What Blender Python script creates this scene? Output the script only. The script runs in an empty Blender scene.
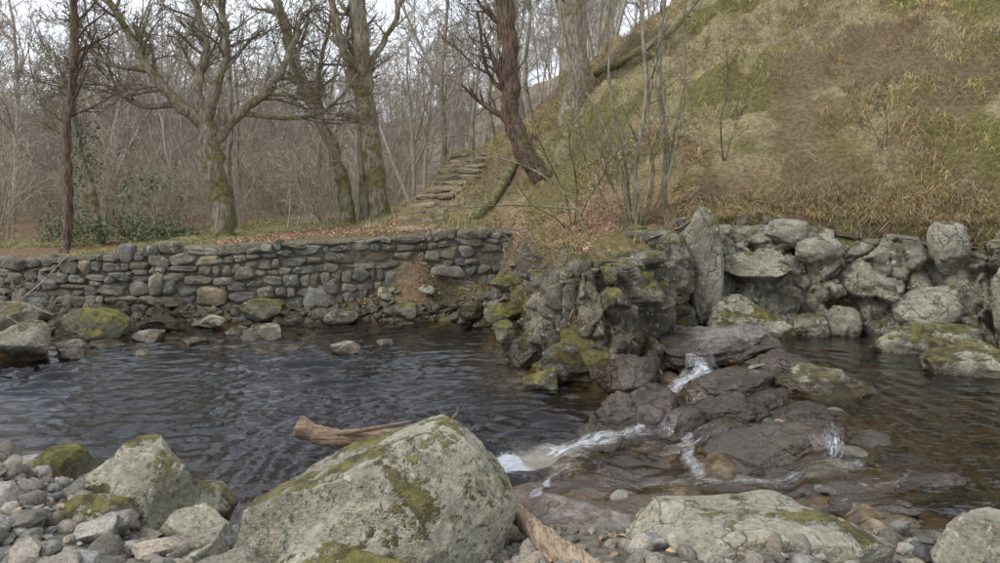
import bpy, bmesh, math, random
import numpy as np
from mathutils import Vector, Matrix
rng = np.random.default_rng(7)
scene = bpy.context.scene

# ------------------------------------------------------------------ noise
def _hash(i, j, k, seed):
    h = (i.astype(np.int64)*374761393 + j.astype(np.int64)*668265263 + k.astype(np.int64)*2147483647 + seed*974634777) & 0xFFFFFFFF
    h = ((h ^ (h >> 13))*1274126177) & 0xFFFFFFFF
    h = ((h ^ (h >> 16))*2246822519) & 0xFFFFFFFF
    h = h ^ (h >> 15)
    return (h & 0xFFFFFF)/float(0xFFFFFF)*2-1
def vnoise(P, seed=0):
    f = np.floor(P); r = P-f; i = f.astype(np.int64)
    u = r*r*(3-2*r)
    out = 0
    for a in (0, 1):
        wa = u[..., 0] if a else 1-u[..., 0]
        for b in (0, 1):
            wb = u[..., 1] if b else 1-u[..., 1]
            for c in (0, 1):
                wc = u[..., 2] if c else 1-u[..., 2]
                out = out + wa*wb*wc*_hash(i[..., 0]+a, i[..., 1]+b, i[..., 2]+c, seed)
    return out
def fbm(P, octv=4, seed=0, gain=.5):
    s = 0; a = 1; t = 0
    for o in range(octv):
        s = s+a*vnoise(P*(2.03**o)+o*17.3, seed+o); t += a; a *= gain
    return s/t
def cells(P, seed=0):
    """Worley noise: random value, a random plane tilt and edge distance of the nearest cell"""
    f = np.floor(P).astype(np.int64); n = len(P)
    d1 = np.full(n, 9.); d2 = np.full(n, 9.); val = np.zeros(n); tl = np.zeros((n, 3)); off = np.zeros((n, 3))
    for a in (-1, 0, 1):
        for b in (-1, 0, 1):
            for c in (-1, 0, 1):
                i, j, k = f[:, 0]+a, f[:, 1]+b, f[:, 2]+c
                q = np.stack([i+.5+.45*_hash(i, j, k, seed), j+.5+.45*_hash(i, j, k, seed+1), k+.5+.45*_hash(i, j, k, seed+2)], 1)
                v = P-q; d = np.linalg.norm(v, axis=1); m = d < d1
                d2 = np.where(m, d1, np.minimum(d2, d)); d1 = np.where(m, d, d1)
                val = np.where(m, _hash(i, j, k, seed+3), val); off = np.where(m[:, None], v, off)
                T = np.stack([_hash(i, j, k, seed+4), _hash(i, j, k, seed+5), _hash(i, j, k, seed+6)], 1); tl = np.where(m[:, None], T, tl)
    return val, (tl*off).sum(1), d2-d1
def P2(x, y, sc, z=0.0):
    return np.stack([x*sc, y*sc, np.full_like(x, z)], -1)
def sm(t, a=0., b=1.):
    t = np.clip((t-a)/(b-a), 0, 1); return t*t*(3-2*t)

# ------------------------------------------------------------------ terrain
def sd(poly, x, y):
    d2 = np.full(x.shape, 1e18)
    for (ax, ay), (bx, by) in zip(poly[:-1], poly[1:]):
        dx, dy = bx-ax, by-ay
        t = np.clip(((x-ax)*dx+(y-ay)*dy)/(dx*dx+dy*dy), 0, 1)
        d2 = np.minimum(d2, (x-ax-t*dx)**2+(y-ay-t*dy)**2)
    return np.sqrt(d2)
def sdx(poly, x, y):
    p = np.array(poly); s = np.where(y > np.interp(x, p[:, 0], p[:, 1]), 1., -1.)
    return sd(poly, x, y)*s
SH = [(-60, 15), (-14, 13.2), (-7, 13.3), (-3, 13.5), (-.4, 13.3), (.1, 12.4), (.3, 10.8), (.55, 9.5), (1.5, 9.2), (2.0, 9.8), (2.5, 10.7), (3.1, 11.2), (5.6, 11.0), (7, 10.0), (9, 8.8), (14, 6.5), (60, -10)]
BT = [(-60, 16), (-14, 14.35), (0.1, 14.7), (.5, 13.6), (.85, 11.6), (1.15, 10.35), (2.1, 10.4), (3.0, 11.8), (4.6, 12.2), (6.5, 11.4), (9, 10.2), (14, 7.8), (60, -9)]
NB = [(-60, 7), (-8, 8.2), (-5.2, 7.0), (-4.4, 6.5), (-3.3, 6.1), (-2.5, 5.6), (-1.9, 5.2), (.2, 5.1), (.8, 5.2), (2.3, 4.8), (2.7, 4.1), (4, 3.6), (8, 3.2), (60, -16)]
FT = [(-5.5, 400), (-4.6, 120), (-4.2, 60), (-3.6, 30), (-2.7, 21), (-1.9, 17.6), (-.9, 16.0), (.8, 14.9), (3.3, 12.9), (6.5, 11.3), (10, 9.3), (16, 6.6), (30, 1), (80, -25)]
ZU = .28
def tri_t(x, y):
    xl = np.interp(y, [3, 5.2, 6.7, 8, 9.5, 12], [.1, .1, .4, 1.2, 2.0, 2.6])
    xu = np.interp(y, [3, 5.8, 6.5, 8, 10, 12], [2.4, 2.6, 2.9, 3.1, 2.9, 3.0])
    return (x-xl)/np.maximum(xu-xl, .3)
def ZW(x, y):
    t = tri_t(x, y)+.09*vnoise(P2(x, y, 2.5), 3)
    return ZU*(.35*sm(t, -.02, .12)+.3*sm(t, .42, .56)+.35*sm(t, .86, 1.02))
def H(x, y, detail=True):
    x = np.asarray(x, float); y = np.asarray(y, float)
    s = sdx(SH, x, y); b = sdx(BT, x, y); n = -sdx(NB, x, y)
    f = sd(FT, x, y); p = np.array(FT[::-1]); f = f*np.where(x > np.interp(y, p[:, 1], p[:, 0]), 1., -1.)
    right = sm(x, 0., 1.2)
    plat = np.interp(x, [-14, -9.7, -7, -5, 0, 1, 2.2, 3.5, 5, 10], [.85, .95, 1.15, 1.3, 1.55, 1.45, 1.5, 1.95, 1.95, 1.8])
    zw = ZW(x, y)
    t3 = tri_t(x, y)
    dmax = .6*(1-sm(t3, -.25, .05))+.08*sm(t3, -.25, .05)*(1-sm(t3, 1, 1.5))+.26*sm(t3, 1, 1.5)
    dsh = np.minimum(-s, -n)
    shoal = np.exp(-((y-12.2)/1.3)**2)*sm(-x, 1.0, 3.0)
    bed = zw-np.minimum(dmax*(1-.75*shoal), .05+.35*np.clip(dsh, 0, 9))
    tt = np.clip(s, 0, None)/(np.clip(s, 0, None)+np.clip(-b, 0, None)+1e-4)
    e = np.interp(x, [-.2, .8, 2.9, 3.6], [7., .9, .9, 2.2])
    low = zw+.02+(1-right)*np.interp(x, [-10, -5, 0], [.05, .15, .4])*tt
    land = low+(plat-low)*np.clip(tt, 0, 1)**e
    land = land+right*.32*np.clip(b, 0, 1.6)*sm(6-(y-12), 0, 3)
    sp = (np.sqrt(f*f+.8)+f)/2
    hill = .78*55*(1-np.exp(-sp/55.))
    land = land+hill*sm(b, 0, .8)
    land = land+(.085+.05*vnoise(P2(x, y, .035), 2))*(np.sqrt((y-48)**2+30)+(y-48))/2*sm(y, 20, 40)
    near = zw+.02+np.interp(np.clip(n, 0, 99), [0, .5, 1.2, 3, 5, 99], [0, .22, .42, .7, 1.0, 1.3])
    z = np.where(s > 0, land, np.where(n > 0, near, bed))
    z = z+.42*np.exp(-(((x+8.2)/1.7)**2+((y-10.9)/1.2)**2))
    z = z+.25*np.exp(-(((x+3.4)/.8)**2+((y-4.7)/.7)**2))
    cliff = right*sm(s, 0, .3)*(1-sm(b, .1, 1.0))
    hl = sm(b, .3, 1.5)
    if detail:
        nz = fbm(P2(x, y, .7), 5, 11)
        nf = fbm(P2(x, y, 3.2), 4, 21)
        n2 = fbm(P2(x, y, 1.7), 3, 23)
        z = z+hl*((.36*nz+.42*n2+.10*nf)*sm(f, -1, 4)+.07*nz+.05*nf)
        sv = fbm(np.stack([x*2.3, y*2.3, z*.9], -1), 4, 31)
        z = z+cliff*(.22*sv+.12*np.abs(nf)+.1*n2)
        water = (s <= 0) & (n <= 0)
        z = z+np.where(water, .05*nf+.16*nf*sm(t3, -.1, .1)*(1-sm(t3, 1., 1.4)), 0)
        z = z+np.where(n > 0, .06*nf, 0)
    ax, ay, bx, by = -1.8, 15.0, -.8, 20.2
    dx, dy = bx-ax, by-ay; L2 = dx*dx+dy*dy
    tp = ((x-ax)*dx+(y-ay)*dy)/L2; tc = np.clip(tp, 0, 1)
    dd = np.sqrt((x-ax-tc*dx)**2+(y-ay-tc*dy)**2)
    w = np.exp(-(dd/.85)**4)
    z = z*(1-w)+(1.55+1.85*tc)*w
    return z
def Hs(x, y): return float(H(np.array([float(x)]), np.array([float(y)]))[0])

# ------------------------------------------------------------------ helpers
def mk_mesh(name, V, Fs, mat=None, smooth=True, col=None, attrs=None, loc=None, parent=None):
    V = np.asarray(V, np.float32)
    if loc is not None: V = V-np.asarray(loc, np.float32)
    me = bpy.data.meshes.new(name)
    me.vertices.add(len(V)); me.vertices.foreach_set('co', V.ravel())
    if not isinstance(Fs, (list, tuple)): Fs = [Fs]
    Fs = [np.asarray(f, np.int32) for f in Fs if len(f)]
    nl = sum(f.size for f in Fs); npoly = sum(len(f) for f in Fs)
    me.loops.add(nl); me.loops.foreach_set('vertex_index', np.concatenate([f.ravel() for f in Fs]))
    me.polygons.add(npoly)
    tot = np.concatenate([np.full(len(f), f.shape[1]) for f in Fs]).astype(np.int32)
    st = np.concatenate([[0], np.cumsum(tot)[:-1]]).astype(np.int32)
    me.polygons.foreach_set('loop_start', st)
    me.polygons.foreach_set('use_smooth', np.full(npoly, smooth))
    me.update(calc_edges=True)
    if col is not None:
        a = me.color_attributes.new('Col', 'FLOAT_COLOR', 'POINT')
        c = np.ones((len(V), 4), np.float32); c[:, :3] = col
        a.data.foreach_set('color', c.ravel())
    for k, v in (attrs or {}).items():
        a = me.attributes.new(k, 'FLOAT', 'POINT'); a.data.foreach_set('value', np.asarray(v, np.float32))
    me.validate()
    if mat: me.materials.append(mat)
    ob = bpy.data.objects.new(name, me)
    if loc is not None: ob.location = loc
    if parent: ob.parent = parent
    scene.collection.objects.link(ob)
    return ob
def grid_faces(nx, ny):
    i = np.arange(ny-1)[:, None]*nx+np.arange(nx-1)[None, :]
    i = i.ravel(); return np.stack([i, i+1, i+nx+1, i+nx], 1)

class NT:
    def __init__(s, name, world=False):
        s.m = bpy.data.materials.new(name); s.m.use_nodes = True
        s.t = s.m.node_tree; s.t.nodes.clear()
    def n(s, ty, ins=None, **pr):
        nd = s.t.nodes.new(ty)
        for k, v in pr.items(): setattr(nd, k, v)
        for k, v in (ins or {}).items():
            if isinstance(v, bpy.types.NodeSocket): s.t.links.new(v, nd.inputs[k])
            else:
                if isinstance(v, tuple) and len(v) == 3 and nd.inputs[k].type == 'RGBA': v = v+(1,)
                nd.inputs[k].default_value = v
        return nd
    def noise(s, vec, sc, det=5, rough=.55, dist=0):
        return s.n('ShaderNodeTexNoise', {'Vector': vec, 'Scale': sc, 'Detail': det, 'Roughness': rough, 'Distortion': dist}).outputs['Fac']
    def mr(s, v, a, b, c=0., d=1.):
        return s.n('ShaderNodeMapRange', {0: v, 1: a, 2: b, 3: c, 4: d}, interpolation_type='SMOOTHSTEP').outputs[0]
    def ma(s, op, a, b=0.):
        return s.n('ShaderNodeMath', {0: a, 1: b}, operation=op).outputs[0]
    def mix(s, f, a, b, blend='MIX'):
        return s.n('ShaderNodeMix', {0: f, 6: a, 7: b}, data_type='RGBA', blend_type=blend).outputs[2]
    def pos(s): return s.n('ShaderNodeNewGeometry').outputs['Position']
    def nz(s):
        return s.n('ShaderNodeSeparateXYZ', {0: s.n('ShaderNodeNewGeometry').outputs['Normal']}).outputs[2]
    def z(s): return s.n('ShaderNodeSeparateXYZ', {0: s.pos()}).outputs[2]
    def scale(s, vec, sc):
        return s.n('ShaderNodeMapping', {'Vector': vec, 'Scale': sc}).outputs[0]
    def attr(s, nm, out='Color'): return s.n('ShaderNodeAttribute', attribute_name=nm).outputs[out]
    def out(s, col, rough=.85, h=None, hd=.02, hs=.8, spec=.4, **k):
        ins = {'Base Color': col, 'Roughness': rough, 'Specular IOR Level': spec}; ins.update(k)
        if h is not None:
            ins['Normal'] = s.n('ShaderNodeBump', {'Height': h, 'Distance': hd, 'Strength': hs}).outputs[0]
        b = s.n('ShaderNodeBsdfPrincipled', ins)
        s.t.links.new(b.outputs[0], s.n('ShaderNodeOutputMaterial').inputs[0]); return s.m

def rock_mat(name, c1, c2, moss=.3, lichen=.4, wet=-5., usecol=False, mosscol=(.18, .155, .045), sc=1., base_rough=.85, wetmul=(.36, .31, .27), nzw=.22, speck=.6, crack=.6, csc=2.9):
    t = NT(name); P = t.pos()
    big = t.noise(P, 1.6*sc, 3, .6); fine = t.noise(P, 22*sc, 4, .7)
    med = t.noise(P, 4.3*sc, 5, .72)
    col = t.mix(t.mr(big, .35, .65), c1, c2)
    col = t.mix(t.mr(fine, .3, .72), t.mix(.5, col, (.04, .037, .03)), col)
    if usecol: col = t.mix(1., col, t.attr('Col'), 'MULTIPLY')
    br = t.mr(med, .5, .7)
    col = t.mix(t.ma('MULTIPLY', br, .5), col, t.mix(1., col, (1.12, .90, .68), 'MULTIPLY'))
    li = t.mr(t.noise(P, 9*sc, 5, .75, .6), .56, .64)
    li = t.ma('MULTIPLY', li, t.mr(big, .42, .58, 1., .2))
    li = t.ma('MULTIPLY', li, lichen)
    col = t.mix(li, col, (.48, .47, .39))
    dk = t.mr(t.noise(P, 30*sc, 3, .7), .54, .62)
    dk = t.ma('MULTIPLY', dk, t.mr(med, .42, .52))
    col = t.mix(t.ma('MULTIPLY', dk, speck), col, (.05, .048, .035))
    crk = None
    if crack > 0:
        cr = t.n('ShaderNodeTexVoronoi', {'Vector': t.n('ShaderNodeMix', {0: .12, 4: P, 5: t.n('ShaderNodeTexNoise', {'Vector': P, 'Scale': 5., 'Detail': 1.}).outputs['Color']}, data_type='VECTOR').outputs[1], 'Scale': csc*sc}, feature='DISTANCE_TO_EDGE').outputs['Distance']
        crk = t.mr(cr, 0., .025, 1., 0.)
        crk = t.ma('MULTIPLY', crk, t.mr(big, .50, .58))
        col = t.mix(t.ma('MULTIPLY', crk, crack), col, (.02, .02, .015))
    mn = t.noise(P, 2.2*sc, 6, .72)
    mm = t.ma('ADD', t.ma('MULTIPLY', t.nz(), nzw), mn)
    th = .91-moss*.42
    mo = t.mr(mm, th, th+.06)
    mc = t.mix(t.mr(t.noise(P, 7, 3, .7), .38, .62), tuple(c*.35 for c in mosscol), mosscol)
    mc = t.mix(t.mr(fine, .5, .65, 0., .6), mc, (.05, .04, .015))
    col = t.mix(mo, col, mc)
    wn = t.ma('ADD', t.z(), t.ma('MULTIPLY', t.ma('SUBTRACT', med, .5), -.5))
    wf = t.mr(wn, wet, wet+.12, 1., 0.)
    col = t.mix(wf, col, t.mix(1., col, wetmul, 'MULTIPLY'))
    ro = t.ma('SUBTRACT', base_rough, t.ma('MULTIPLY', wf, base_rough-.20))
    vf = t.noise(P, 75*sc, 2, .7)
    h = t.ma('ADD', t.ma('MULTIPLY', fine, .5), t.ma('MULTIPLY', vf, t.ma('ADD', t.ma('MULTIPLY', mo, .6), .22)))
    h = t.ma('ADD', h, t.ma('MULTIPLY', med, .8))
    if crk is not None: h = t.ma('SUBTRACT', h, t.ma('MULTIPLY', crk, .35))
    h = t.ma('ADD', h, t.ma('MULTIPLY', mo, .3))
    return t.out(col, ro, h, .05, .9)

M_boulder = rock_mat('pale_lichen_rock', (.24, .225, .165), (.38, .36, .28), .34, .7, .08, crack=0)
M_mossb = rock_mat('mossy_rock', (.21, .20, .14), (.37, .35, .26), .57, .6, .12, speck=.85, crack=0)
M_slab = rock_mat('fractured_slab_rock', (.22, .205, .15), (.36, .335, .255), .38, .5, .12, speck=.6, crack=.35, csc=5.)
M_mossb2 = rock_mat('pool_boulder_rock', (.20, .19, .13), (.34, .325, .23), .62, .6, .36, speck=.7, crack=0)
M_verymossy = rock_mat('very_mossy_rock', (.12, .11, .075), (.22, .21, .14), .85, .3, -3, mosscol=(.20, .185, .045), crack=0)
M_wet = rock_mat('wet_dark_rock', (.10, .09, .078), (.24, .215, .19), .24, .2, .42, base_rough=.5, wetmul=(.42, .37, .33), crack=.3)
M_wetb = rock_mat('wet_brown_bedrock', (.20, .165, .14), (.33, .285, .25), .0, .1, .25, base_rough=.5, wetmul=(.50, .44, .40), crack=.3)
M_bank = rock_mat('bank_rock', (.14, .125, .09), (.33, .31, .235), .66, .7, .30, nzw=.14)
M_dkbank = rock_mat('dark_cliff_rock', (.065, .055, .04), (.23, .205, .15), .74, .6, .3, nzw=.16, mosscol=(.19, .165, .045))
M_wall = rock_mat('wall_stone', (.14, .128, .10), (.28, .26, .21), .62, .7, -3, usecol=True, sc=1.5, nzw=.10, crack=0, mosscol=(.15, .135, .045))
M_gravel = rock_mat('gravel_stone', (.24, .225, .19), (.41, .39, .34), .05, .2, .03, usecol=True, sc=2, crack=0)

# ------------------------------------------------------------------ terrain mesh
def axis(parts):
    out = []
    for a, b, st in parts: out.append(np.arange(a, b, st))
    return np.unique(np.round(np.concatenate(out), 4))
xs = axis([(-400, -60, 20), (-60, -20, 2), (-20, -9, .25), (-9, 9, .055), (9, 20, .25), (20, 60, 2), (60, 401, 20)])
ys = axis([(-60, -6, 3), (-6, 3, .4), (3, 14.9, .05), (14.9, 24, .14), (24, 60, .6), (60, 140, 3), (140, 421, 20)])
X, Y = np.meshgrid(xs, ys); X = X.ravel(); Y = Y.ravel()
Z = H(X, Y)
s_ = sdx(SH, X, Y); b_ = sdx(BT, X, Y); n_ = -sdx(NB, X, Y)
pF = np.array(FT[::-1]); f_ = sd(FT, X, Y)*np.where(X > np.interp(Y, pF[:, 1], pF[:, 0]), 1., -1.)
def C(*a): return np.array(a)[None, :]
def lerp(a, b, t): return a+(b-a)*t[:, None]
def ground_col(x, y, f):
    a = fbm(P2(x, y, .9), 4, 51); b = fbm(P2(x, y, .35), 3, 61); c = fbm(P2(x, y, 3.5), 3, 71)
    straw = C(.33, .28, .16); olive = C(.18, .16, .06); dirt = C(.20, .145, .095); litter = C(.26, .17, .10)
    hill = lerp(np.broadcast_to(straw, (len(x), 3)), olive, sm(a+.5*c, -.3, .2))
    hill = lerp(hill, dirt, sm(b+.5*a, .12, .34)*.85)
    fl = lerp(np.broadcast_to(litter, (len(x), 3)), olive, sm(a, -.05, .3)*.8)
    col = lerp(fl, hill, sm(f+1.5*a, -1.2, .8))
    col = lerp(col, lerp(C(.15, .12, .09)+0*a[:, None], C(.24, .20, .15), sm(c+a, -.4, .4)), sm(y, 26, 42)*.95)
    ax, ay, bx, by = 5.0, 12.2, 7.4, 16.5
    tp = np.clip(((x-ax)*(bx-ax)+(y-ay)*(by-ay))/((bx-ax)**2+(by-ay)**2), 0, 1)
    dd = np.hypot(x-ax-tp*(bx-ax)+.9*a, y-ay-tp*(by-ay))
    w = np.exp(-(dd/.5)**2)*sm(c+a, -.6, .0)
    col = lerp(col, dirt, w*.9)
    return col, w
Cg, trail = ground_col(X, Y, f_)
bedc = lerp(np.broadcast_to(C(.15, .11, .065), (len(X), 3)), C(.30, .235, .15), sm(fbm(P2(X, Y, 5.), 4, 81), -.2, .5))
rockc = lerp(np.broadcast_to(C(.10, .085, .055), (len(X), 3)), C(.20, .175, .12), sm(fbm(P2(X, Y, 4.), 4, 91), -.3, .4))
grav = np.broadcast_to(C(.22, .20, .165), (len(X), 3))
shorec = lerp(rockc, C(.17, .15, .05)+0*rockc, sm(fbm(P2(X, Y, 2.), 4, 95), -.2, .15)*.8)
shorec = lerp(shorec, C(.26, .18, .11)+0*rockc, sm(fbm(P2(X, Y, 1.3), 4, 97), .0, .3)*sm(s_, .2, .6))
col = np.where((s_ > 0)[:, None], lerp(shorec, Cg, sm(b_, -.1, .5)), np.where((n_ > 0)[:, None], grav, bedc))
nearb = (n_ > 0) & (n_ > 3.2); col = np.where(nearb[:, None], Cg, col)
t = NT('ground_soil'); P = t.pos(); cc = t.attr('Col')
d1 = t.noise(P, 14, 6, .7); d2 = t.noise(P, 60, 3, .7)
c = t.mix(t.mr(d1, .3, .7), t.mix(1., cc, (.42, .40, .36), 'MULTIPLY'), cc)
c = t.mix(t.mr(d2, .55, .7), c, t.mix(1., c, (1.5, 1.4, 1.2), 'MULTIPLY'))
M_ground = t.out(c, .95, t.ma('ADD', d1, t.ma('MULTIPLY', d2, .5)), .06, .9, spec=.2)
terrain = mk_mesh('terrain', np.stack([X, Y, Z], 1), grid_faces(len(xs), len(ys)), M_ground, True, col)

# ------------------------------------------------------------------ water
wx = np.arange(-16, 16, .04); wy = np.arange(2.6, 14.2, .035)
WX, WY = np.meshgrid(wx, wy); wxr = WX.ravel(); wyr = WY.ravel()
zw = ZW(wxr, wyr); hh = H(wxr, wyr)
t3 = tri_t(wxr, wyr)
rip = np.zeros_like(wxr); r2 = np.random.default_rng(3)
mod = .75+1.1*fbm(P2(wxr, wyr, .45), 2, 5)
dcen = np.hypot(wxr-.5, wyr-6.9)
for k in range(16):
    lam = r2.uniform(.16, .55); an = r2.normal(math.radians(103), .32); ph = r2.uniform(0, 6.28)
    wob = .5*vnoise(P2(wxr, wyr, .7, k), 40+k)
    a_ = 2*np.pi/lam*(wxr*math.cos(an)+wyr*math.sin(an)+wob)+ph
    rip += lam*.018*(np.sin(a_)+.25*np.sin(2*a_+.5))
rad = .026*np.exp(-dcen/2.2)*np.sin(2*np.pi*(dcen+.15*vnoise(P2(wxr, wyr, 1.5), 8))/.28)
calm = 1-.85*sm(t3, 1.0, 1.2)
rap = sm(t3, -.05, .05)*(1-sm(t3, 1.0, 1.15))
rough = .06*fbm(P2(wxr, wyr, 3.5), 4, 15)*rap
far = 1-.6*sm(wyr, 9.5, 12)
Zw = zw+rip*mod*calm*far+rad*(1-rap)+rough
g = np.hypot(*np.gradient(zw.reshape(WX.shape), .035, .04)).ravel()
foam = .8*sm(g, .12, .45)*sm(fbm(P2(wxr, wyr, 1.6), 3, 25), -.35, .1)*(1-sm(wxr, 2.6, 3.2))
foam = np.maximum(foam, .42*rap*(.6+.9*fbm(P2(wxr, wyr, 1.5), 3, 29)))
def blob(cx, cy, rx, ry, a=0):
    ca, sa = math.cos(a), math.sin(a); u = (wxr-cx)*ca+(wyr-cy)*sa; v = -(wxr-cx)*sa+(wyr-cy)*ca
    return np.exp(-((u/rx)**2+(v/ry)**2))
foam = np.maximum(foam, 1.05*blob(.40, 6.75, .65, .38, .2)+.45*blob(-.3, 6.5, .7, .3, .2))
foam = np.maximum(foam, .75*blob(1.7, 8.3, .5, .3, .5)+.7*blob(1.0, 7.0, .45, .25, .3))
foam = np.maximum(foam, .75*blob(2.75, 5.95, .45, .2)+.65*blob(2.0, 5.75, .9, .15)+.5*blob(3.0, 5.3, .6, .15, .3)+.6*blob(1.2, 5.95, .5, .12, .1))
depth = np.clip(zw-hh, 0, 1)
keep = (hh < Zw+.06)
Fq = grid_faces(len(wx), len(wy)); Fq = Fq[keep[Fq].any(1)]
used = np.unique(Fq); remap = -np.ones(len(wxr), np.int64); remap[used] = np.arange(len(used))
t = NT('stream_water'); P = t.pos()
bn = t.noise(t.scale(P, (1., 1.7, 1.)), 7, 3, .55, .3)
bump = t.n('ShaderNodeBump', {'Height': bn, 'Distance': .035, 'Strength': .34}).outputs[0]
dep = t.attr('depth', 'Fac')
tint = t.mix(t.mr(dep, .02, .5), (.90, .80, .62), (.17, .125, .08))
tr = t.n('ShaderNodeBsdfTransparent', {'Color': tint}).outputs[0]
gl = t.n('ShaderNodeBsdfGlossy', {'Color': (.93, .96, 1.), 'Roughness': .04, 'Normal': bump}).outputs[0]
fr = t.n('ShaderNodeFresnel', {'IOR': 1.34, 'Normal': bump}).outputs[0]
fr = t.n('ShaderNodeMath', {0: fr, 1: 1.4}, operation='MULTIPLY', use_clamp=True).outputs[0]
ms = t.n('ShaderNodeMixShader', {0: fr, 1: tr, 2: gl}).outputs[0]
fm = t.attr('foam', 'Fac'); fnz = t.noise(t.scale(P, (1., 1.5, 1)), 17, 5, .8, .8)
ff = t.mr(t.ma('ADD', t.ma('MULTIPLY', fm, .75), fnz), .88, 1.36)
ff = t.ma('MULTIPLY', ff, .82)
fd = t.n('ShaderNodeBsdfPrincipled', {'Base Color': (.74, .78, .82), 'Roughness': .5, 'Normal': t.n('ShaderNodeBump', {'Height': fnz, 'Distance': .06}).outputs[0]}).outputs[0]
ms = t.n('ShaderNodeMixShader', {0: ff, 1: ms, 2: fd}).outputs[0]
t.t.links.new(ms, t.n('ShaderNodeOutputMaterial').inputs[0]); M_water = t.m
mk_mesh('stream_water', np.stack([wxr, wyr, Zw], 1)[used], remap[Fq], M_water, True, attrs={'foam': foam[used], 'depth': depth[used]})

# ------------------------------------------------------------------ rocks
_ico = {}
def ico(sub):
    if sub not in _ico:
        bm = bmesh.new(); bmesh.ops.create_icosphere(bm, subdivisions=sub, radius=1)
        V = np.array([v.co[:] for v in bm.verts]); F = np.array([[v.index for v in f.verts] for f in bm.faces]); bm.free()
        _ico[sub] = (V, F)
    return _ico[sub]
def rock_geo(seed, sub=5, cuts=12, amp=.14, fine=.035, soft=.93, box=0):
    V, F = ico(sub); r = np.random.default_rng(seed); V = V.copy()
    if box: V = V/((np.abs(V)**box).sum(1, keepdims=True)**(1/box))
    lo, hi = (.72, 1.2) if box else (.52, .88)
    for k in range(cuts):
        n = r.normal(size=3); n /= np.linalg.norm(n); o = r.uniform(lo, hi)
        d = V@n; V -= n[None, :]*(np.maximum(0, d-o)*soft)[:, None]
    nrm = V/np.maximum(np.linalg.norm(V, axis=1, keepdims=True), 1e-6)
    V = V+nrm*(amp*fbm(V*1.6+seed*3.1, 3, seed))[:, None]
    V = V+nrm*(fine*fbm(V*6+seed, 4, seed+5, .6))[:, None]
    mx = np.abs(V).max(0)
    return V/mx, F
def rotm(rz, rx=0, ry=0):
    return np.array((Matrix.Rotation(rz, 3, 'Z')@Matrix.Rotation(rx, 3, 'X')@Matrix.Rotation(ry, 3, 'Y')))
def rock(x, y, z, sx, sy, sz, mat, seed, rz=0., rx=0., ry=0., sub=5, cuts=12, amp=.14, name='boulder', fine=.035, box=0):
    V, F = rock_geo(seed, sub, cuts, amp, fine, box=box)
    V = (V*np.array([sx, sy, sz]))@rotm(rz, rx, ry).T+np.array([x, y, z])
    return mk_mesh(name, V, F, mat, True, loc=(x, y, z))
B, MB, W, WB, BK, DK, VM, PB = M_boulder, M_mossb, M_wet, M_wetb, M_bank, M_dkbank, M_verymossy, M_mossb2
# foreground
rock(-.78, 4.45, .44, .90, .74, .68, MB, 101, .15, .0, -.22, sub=7, cuts=9, amp=.10, fine=.04)
rock(-2.55, 5.1, .33, .50, .48, .44, MB, 102, .5, sub=6, cuts=16)
rock(-2.72, 4.62, .30, .40, .36, .30, MB, 103, .2, .1, sub=6, cuts=16)
rock(-2.0, 4.75, .26, .22, .24, .26, B, 104, .8, sub=6, cuts=16)
rock(-3.3, 5.4, .42, .30, .26, .22, VM, 105, .3, sub=6)
rock(-1.72, 4.3, .33, .26, .22, .2, B, 106, 1.2, sub=6, cuts=18)
rock(-.80, 3.75, .52, .48, .30, .17, MB, 107, -.1, sub=6)
rock(-1.45, 3.85, .46, .3, .28, .14, B, 108, .7, sub=6)
rock(1.48, 4.2, .40, .78, .50, .27, M_slab, 121, .1, .08, .0, sub=7, cuts=14, amp=.12, fine=.05, box=3.2)
rock(3.05, 4.25, .30, .42, .4, .38, B, 110, .4, sub=6)
rock(-1.45, 5.25, .15, .25, .2, .2, DK, 111, sub=5)
rock(-2.2, 5.35, .18, .25, .22, .2, MB, 112, 1., sub=5)
# cascade ledges
casc = [(2.95, 9.9, .34, .90, .65, .27, .2), (3.65, 8.1, .28, .56, .5, .28, .3), (1.3, 7.75, .02, .50, .45, .34, -.2), (2.5, 6.45, .14, .70, .38, .24, .05),
        (2.75, 8.3, .20, .70, .42, .23, .3), (1.9, 7.3, .10, .38, .28, .24, .6), (1.25, 6.35, -.04, .60, .36, .14, .1), (2.4, 7.5, .17, .42, .32, .22, 0.),
        (3.1, 7.2, .17, .42, .32, .20, .5), (1.7, 8.0, .04, .34, .28, .28, 1.), (2.65, 5.3, .14, .38, .2, .16, -.3), (3.3, 5.6, .18, .35, .2, .14, .1),
        (1.6, 5.6, .03, .45, .16, .12, .2), (2.1, 5.2, .08, .32, .18, .14, .0), (3.5, 9.1, .25, .5, .35, .2, -.2), (1.75, 9.2, .10, .35, .3, .30, .4), (3.0, 4.85, .13, .25, .18, .14, .3), (2.15, 6.95, .12, .3, .2, .15, .3),
        (1.35, 7.15, .02, .22, .16, .14, .2), (2.9, 7.75, .2, .3, .2, .17, .8), (3.35, 6.5, .18, .3, .22, .15, .4), (2.3, 8.1, .1, .22, .2, .22, .1), (.95, 7.35, -.02, .2, .16, .14, 1.1)]
for i, (x, y, z, a, b, c, r) in enumerate(casc):
    rock(x, y, z, a, b, c, PB if i == 1 else W, 200+i, r, .08*math.sin(i*2.3), -.08+.06*math.sin(i*1.7), sub=6 if a > .4 else 5, cuts=16, amp=.24, fine=.10, name='wet_ledge_rock', box=0 if i in (1, 2) else 2.8)
rock(.62, 5.75, -.03, .72, .40, .14, WB, 230, .1, sub=6, name='wet_ledge_rock', box=3, fine=.06)
rock(.65, 4.95, .10, .68, .5, .22, WB, 231, -.3, sub=6, name='wet_ledge_rock', cuts=12, box=3, fine=.06)
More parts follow.
